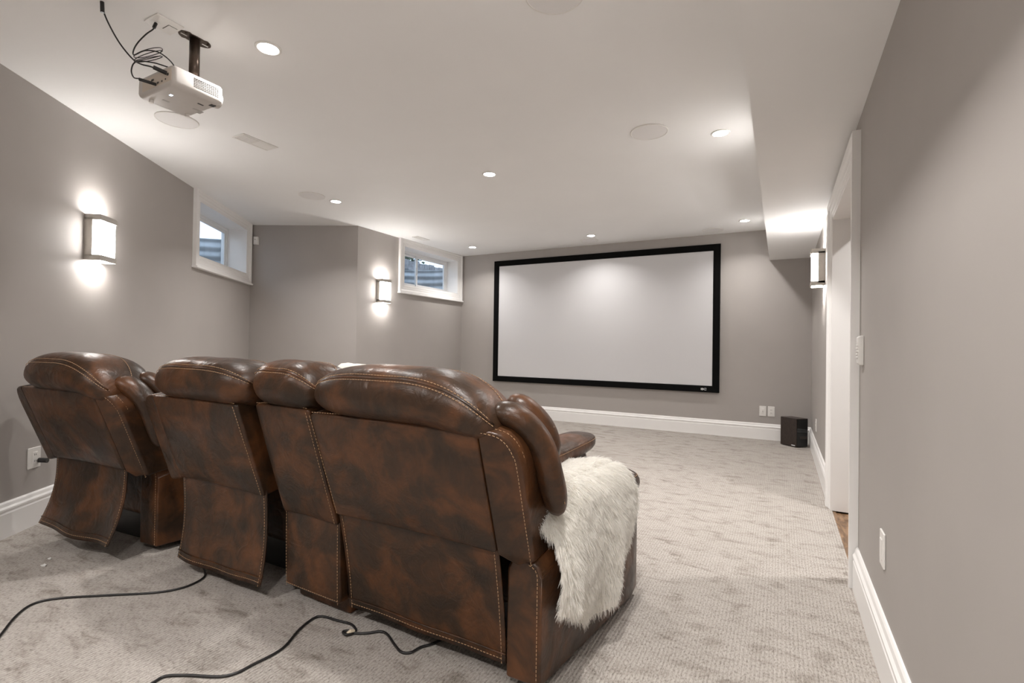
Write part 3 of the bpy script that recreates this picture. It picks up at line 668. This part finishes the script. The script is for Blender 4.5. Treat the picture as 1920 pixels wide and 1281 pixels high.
    MB().loft([[(x, y, z) for y, z in ((0.16, 0.15), (0.14, 0.44), (depth-0.06, 0.47), (depth, 0.36), (depth-0.01, 0.15))] for x in (x0+0.01, x1-0.01)]).build('seat_cushion', leather_m, r, bevel=0.04, segs=4)
    MB().box((x0+0.02, depth-0.02, 0.06), (x1-0.02, depth+0.05, 0.36)).build('footrest', leather_m, r, bevel=0.03, segs=4)
    return r

def arm(r, xi0, xo0, xi1, xo1, y0, y1, ztop, stitch=True, pad=True):
    """arm with a rounded leather body: inner/outer x at rear and front"""
    m = MB(); rings = []
    for k in range(9):
        t = k/8; y = y0+(y1-y0)*t; xi = xi0+(xi1-xi0)*t; xo = xo0+(xo1-xo0)*t
        rd = 0.045; zt = ztop+0.065*min(1, t*3)
        sh_ = 0.0 if t < 0.99 else 0.02; xi += sh_; xo -= sh_
        rg = [(xi, y, 0.03), (xo, y, 0.03), (xo+0.012*math.sin(PI*t), y, 0.20), (xo, y, zt-rd)]
        for j in range(5): a = PI/2*j/4; rg.append((xo-rd+rd*math.cos(a), y, (zt-rd+rd*math.sin(a))))
        for j in range(5): a = PI/2+PI/2*j/4; rg.append((xi+rd+rd*math.cos(a), y, (zt-rd+rd*math.sin(a))))
        rings.append(rg)
    ab = m.loft(rings).build('arm', leather_m, r, bevel=0.016, segs=3)
    sm = MB(); stitches(sm, [(xo0-0.012*1, y0-0.002, 0.04+(ztop-0.085)*k/20) for k in range(21)]+[(xo0-0.012-0.035*(1-math.cos(PI/2*k/6)), y0-0.002, ztop-0.045+0.035*math.sin(PI/2*k/6)) for k in range(1, 7)])
    sm.build('stitching', thread_m, ab, kind='stuff')
    if pad:
        zp = ztop+0.10; rings = []
        for k in range(17):
            t = -1+2*k/16; e = max(0.04, 1-abs(t)**5)**0.5; y = (y0+y1)/2+0.075+(y1-y0)/2*0.97*t; f = (t+1)/2
            cx = ((xi0+xo0)*(1-f)+(xi1+xo1)*f)/2; hx = ((xo0-xi0)*(1-f)+(xo1-xi1)*f)/2+0.012+0.02*f
            rings.append([(cx+hx*e*math.copysign(abs(math.cos(2*PI*j/24))**0.7, math.cos(2*PI*j/24)), y, zp-0.015+0.062*e*math.copysign(abs(math.sin(2*PI*j/24))**0.8, math.sin(2*PI*j/24))) for j in range(24)])
        pd = MB().loft(rings).build('arm_pad', leather_m, r, smooth=True)
        sm = MB(); stitches(sm, [(p[2][0]+0.001, p[2][1], p[2][2]) for p in rings[1:-1]]); sm.build('stitching', thread_m, pd, kind='stuff')
    return ab

# right recliner (largest, nearest)
r4 = recliner('largest brown leather recliner, nearest the camera, with white fur throw on its arm', (-1.0975, 1.37, 0), 0, 0.3425, 0.02, -0.06, -0.188, wingR=0.105, wave=0.25,
              head=(-0.345, 0.385, -0.075, 0.897, 0.165, 0.097, 0.018, 0.085, (3.6, 4)))
arm(r4, 0.350, 0.468, 0.335, 0.575, 0.00, 0.80, 0.405)
# inner raised armrest of the right recliner
rings = []
for k in range(17):
    t = -1+2*k/16; e = max(0.03, 1-abs(t)**4)**0.5
    rings.append([(0.295+0.085*e*math.copysign(abs(math.cos(2*PI*j/22))**0.7, math.cos(2*PI*j/22)), 0.52+0.36*t, 0.640+0.045*e*math.copysign(abs(math.sin(2*PI*j/22))**0.8, math.sin(2*PI*j/22))) for j in range(22)])
pd = MB().loft(rings).build('armrest_cushion', leather_m, r4, smooth=True)
sm = MB(); stitches(sm, [p[1] for p in rings[1:-1]]); sm.build('stitching', thread_m, pd, kind='stuff')
MB().box((0.24, 0.22, 0.40), (0.355, 0.74, 0.625)).build('armrest_support', leather_m, r4, bevel=0.045, segs=4)

# middle console seat
r3 = recliner('narrow brown leather middle seat between two wide recliners', (-1.6325, 1.37, 0), -0.03, 0.160, 0.0, -0.018, -0.155, zb=0.065, zm=0.37, zt=0.825, flap='fixed', name='console_seat',
              head=(-0.158, 0.178, -0.055, 0.903, 0.150, 0.094, 0.0, 0.03, (4, 4)))
MB().box((-0.155, 0.06, 0.0), (0.155, 0.70, 0.08)).build('plinth', leather_m, r3, bevel=0.01)
# second recliner
r2 = recliner('brown leather recliner with loose rear flap, second from the left', (-2.1525, 1.335, 0), 0.01, 0.2975, -0.02, -0.030, -0.158, wingL=0.11, wave=0.55,
              head=(-0.290, 0.345, -0.045, 0.898, 0.160, 0.098, 0.02, 0.02, (4, 6)))
MB().box((0.30, 0.10, 0.02), (0.355, 0.75, 0.20)).build('side_panel', leather_m, r2, bevel=0.012)
# left recliner
r1 = recliner('leftmost brown leather recliner, in shadow by the left wall', (-3.085, 1.185, 0), 0.075, 0.315, -0.035, 0.01, -0.135, zb=0.095, zm=0.435, wingL=0.11, wingR=0.09, wave=0.8,
              head=(-0.285, 0.38, -0.02, 0.898, 0.165, 0.102, 0.02, 0.09, (4, 4)))
arm(r1, 0.215, 0.355, 0.32, 0.50, 0.14, 0.86, 0.42)

# cream throw folded on the middle seat
pc = MB(); rings = []
for k in range(13):
    t = -1+2*k/12; e = max(0.02, 1-abs(t)**4)**0.5
    rings.append([(-1.735+0.13*t, 1.660+0.075*e*math.cos(2*PI*j/18)+0.03*t*t, 0.838+0.138*e*math.copysign(abs(math.sin(2*PI*j/18))**0.7, math.sin(2*PI*j/18))+0.003*math.sin(5*t+j)) for j in range(18)])
tag(pc.loft(rings).build('throw_cushion', cream_m, smooth=True), 'cream cushion peeking over the middle seat headrest', 'cushion')

# ------------------------------------------------------------------ fur throw over the right arm
def Xo(y): return -0.63+0.11*(y-1.37)/0.80
def throw_pt(a, b):
    """a: rear to front, b: inner top edge to hem"""
    y = 1.40+(0.42+0.17*min(1, b*1.8))*a-0.03*b*b*a
    xo = Xo(y)+0.028; xi = -0.735; zt = 0.565 if a < 0.25 else 0.575
    zt = 0.50+0.112*min(1, a*3.2)
    hem = 0.27-0.13*math.sin(PI*min(1, a*1.05+0.05))**1.0+0.02*math.sin(9*a)
    top = (xo-xi); side = zt-hem; L_ = top+side; s = b*L_
    rd = 0.06
    if s < top-rd: x, z = xi+s, zt+0.012*math.sin(PI*s/top)
    elif s < top+rd*0.57:
        t = (s-(top-rd))/(rd*1.57)*PI/2; x, z = xo-rd+rd*math.sin(t), zt-rd+rd*math.cos(t)
    else: x, z = xo, zt-rd-(s-top-rd*0.57)*(side-rd)/max(1e-4, side-rd*0.57)
    k = max(0, (s-top)/max(side, 1e-3))
    x += 0.020*k*math.sin(11*a+0.7)+0.016*k*k*math.sin(23*a)+0.020*math.sin(PI*k)
    return (x, y+0.012*k*math.sin(15*a), z)
th = MB().sheet(throw_pt, 40, 40, (0.0, 0.0, -0.004)).build('fur_throw', backing_m, smooth=True)
tag(th, 'shaggy white fur throw draped over the right recliner arm', 'throw')
def strands(n, b0, b1, ln0, ln1):
    vs = np.zeros((n, 6, 3)); 
    for i in range(n):
        a, b = rng.uniform(0, 1), b0+(b1-b0)*rng.uniform(0, 1)
        p = np.array(throw_pt(a, b)); pa = np.array(throw_pt(min(1, a+0.01), b)); pb = np.array(throw_pt(a, min(1, b+0.012))) if b < 0.985 else np.array(throw_pt(a, b)); pb0 = np.array(throw_pt(a, max(0, b-0.012)))
        tb = pb-pb0; tb /= np.linalg.norm(tb)+1e-9; ta = pa-p if a < 0.985 else p-np.array(throw_pt(a-0.01, b)); ta /= np.linalg.norm(ta)+1e-9
        nr = np.cross(ta, tb); nr = nr/(np.linalg.norm(nr)+1e-9)
        if nr[0]+nr[2] < 0: nr = -nr
        tuft = math.sin(a*31+4*math.sin(b*19))*0.5+math.sin(b*37+3*math.sin(a*17))*0.5
        L_ = rng.uniform(ln0, ln1); edge = (1 if a > 0.94 else 0)-(1 if a < 0.06 else 0)
        d_ = nr*(0.60+0.2*rng.normal())+tb*(0.60+0.25*tuft+0.22*rng.normal())+ta*(0.35*tuft+0.28*rng.normal()+0.8*edge)
        d_ /= np.linalg.norm(d_); g = np.array([0, 0, -1.0])
        m1 = p+d_*L_*0.5; tp = p+d_*L_+(g*0.30+tb*0.15)*L_
        wv = np.cross(d_, rng.normal(size=3)); wv /= np.linalg.norm(wv)+1e-9; wd = rng.uniform(0.0006, 0.0012)
        vs[i] = [p-wv*wd, p+wv*wd, m1+wv*wd*0.9, m1-wv*wd*0.9, tp+wv*0.0003, tp-wv*0.0003]
    return vs
VS = np.concatenate([strands(52000, 0.0, 0.94, 0.016, 0.034), strands(3000, 0.90, 1.0, 0.012, 0.026)])
n = len(VS); me = bpy.data.meshes.new('fur_pile'); base = np.arange(n)[:, None]*6
quads = np.concatenate([base+np.array([[0, 1, 2, 3]]), base+np.array([[3, 2, 4, 5]])])
me.vertices.add(n*6); me.vertices.foreach_set('co', VS.reshape(-1)); me.loops.add(len(quads)*4); me.loops.foreach_set('vertex_index', quads.reshape(-1).astype(np.int32))
me.polygons.add(len(quads)); me.polygons.foreach_set('loop_start', np.arange(0, len(quads)*4, 4, dtype=np.int32)); me.update(calc_edges=True); me.validate()
me.materials.append(fur_m); fo = bpy.data.objects.new('fur_pile', me); COL.objects.link(fo); fo.parent = th; fo['kind'] = 'stuff'

# ------------------------------------------------------------------ cords and scraps on the carpet
c1 = [(-2.30, 0.61), (-2.436, 0.701), (-2.559, 0.78), (-2.62, 0.85), (-2.585, 0.92), (-2.451, 1.025), (-2.306, 1.135), (-2.25, 1.221), (-2.265, 1.309), (-2.331, 1.356), (-2.446, 1.40), (-2.5, 1.44)]
tag(MB().tube(catmull([(x, y, 0.005) for x, y in c1], 6), 0.0045, 8).build('floor_cord', black_m, smooth=True), 'black cord on the carpet under the second recliner flap', 'cord')
c2 = [(-1.69, 0.75), (-1.70, 0.835), (-1.70, 0.872), (-1.647, 0.908), (-1.536, 0.968), (-1.514, 1.054), (-1.509, 1.15), (-1.555, 1.253), (-1.572, 1.33), (-1.552, 1.358), (-1.475, 1.367), (-1.42, 1.374), (-1.378, 1.359), (-1.365, 1.338), (-1.375, 1.312), (-1.40, 1.318), (-1.388, 1.334), (-1.359, 1.339), (-1.32, 1.363), (-1.29, 1.392), (-1.254, 1.392), (-1.197, 1.362), (-1.141, 1.337), (-1.110, 1.350), (-1.10, 1.39), (-1.08, 1.42), (-1.06, 1.47)]
pc2 = tag(MB().tube(catmull([(x, y, 0.005 + (0.004 if 13 < i < 17 else 0)) for i, (x, y) in enumerate(c2)], 6), 0.0045, 8).build('floor_cord', black_m, smooth=True), 'black cord with knotted loop on the carpet by the middle seat', 'cord')
MB().tube([(-1.378, 1.320, 0.006), (-1.374, 1.330, 0.012), (-1.370, 1.342, 0.006)], 0.008, 8).build('twist_tie', tag_m, pc2)
for x, y, s_, lb in ((-3.03, 1.015, 0.012, 'white paper scrap on the carpet behind the left recliner'), (-3.10, 1.06, 0.008, 'tiny white crumb on the carpet beside the paper scrap')):
    m = MB(); ring = [(x+s_*(1+0.5*math.sin(3*a+1))*math.cos(a), y+s_*(1+0.4*math.cos(2*a))*math.sin(a), 0.002) for a in np.linspace(0, 2*PI, 9)[:-1]]
    tag(m.prism(ring, (0.002, 0, 0.005)).build('paper_scrap', paper_m), lb, 'scrap')
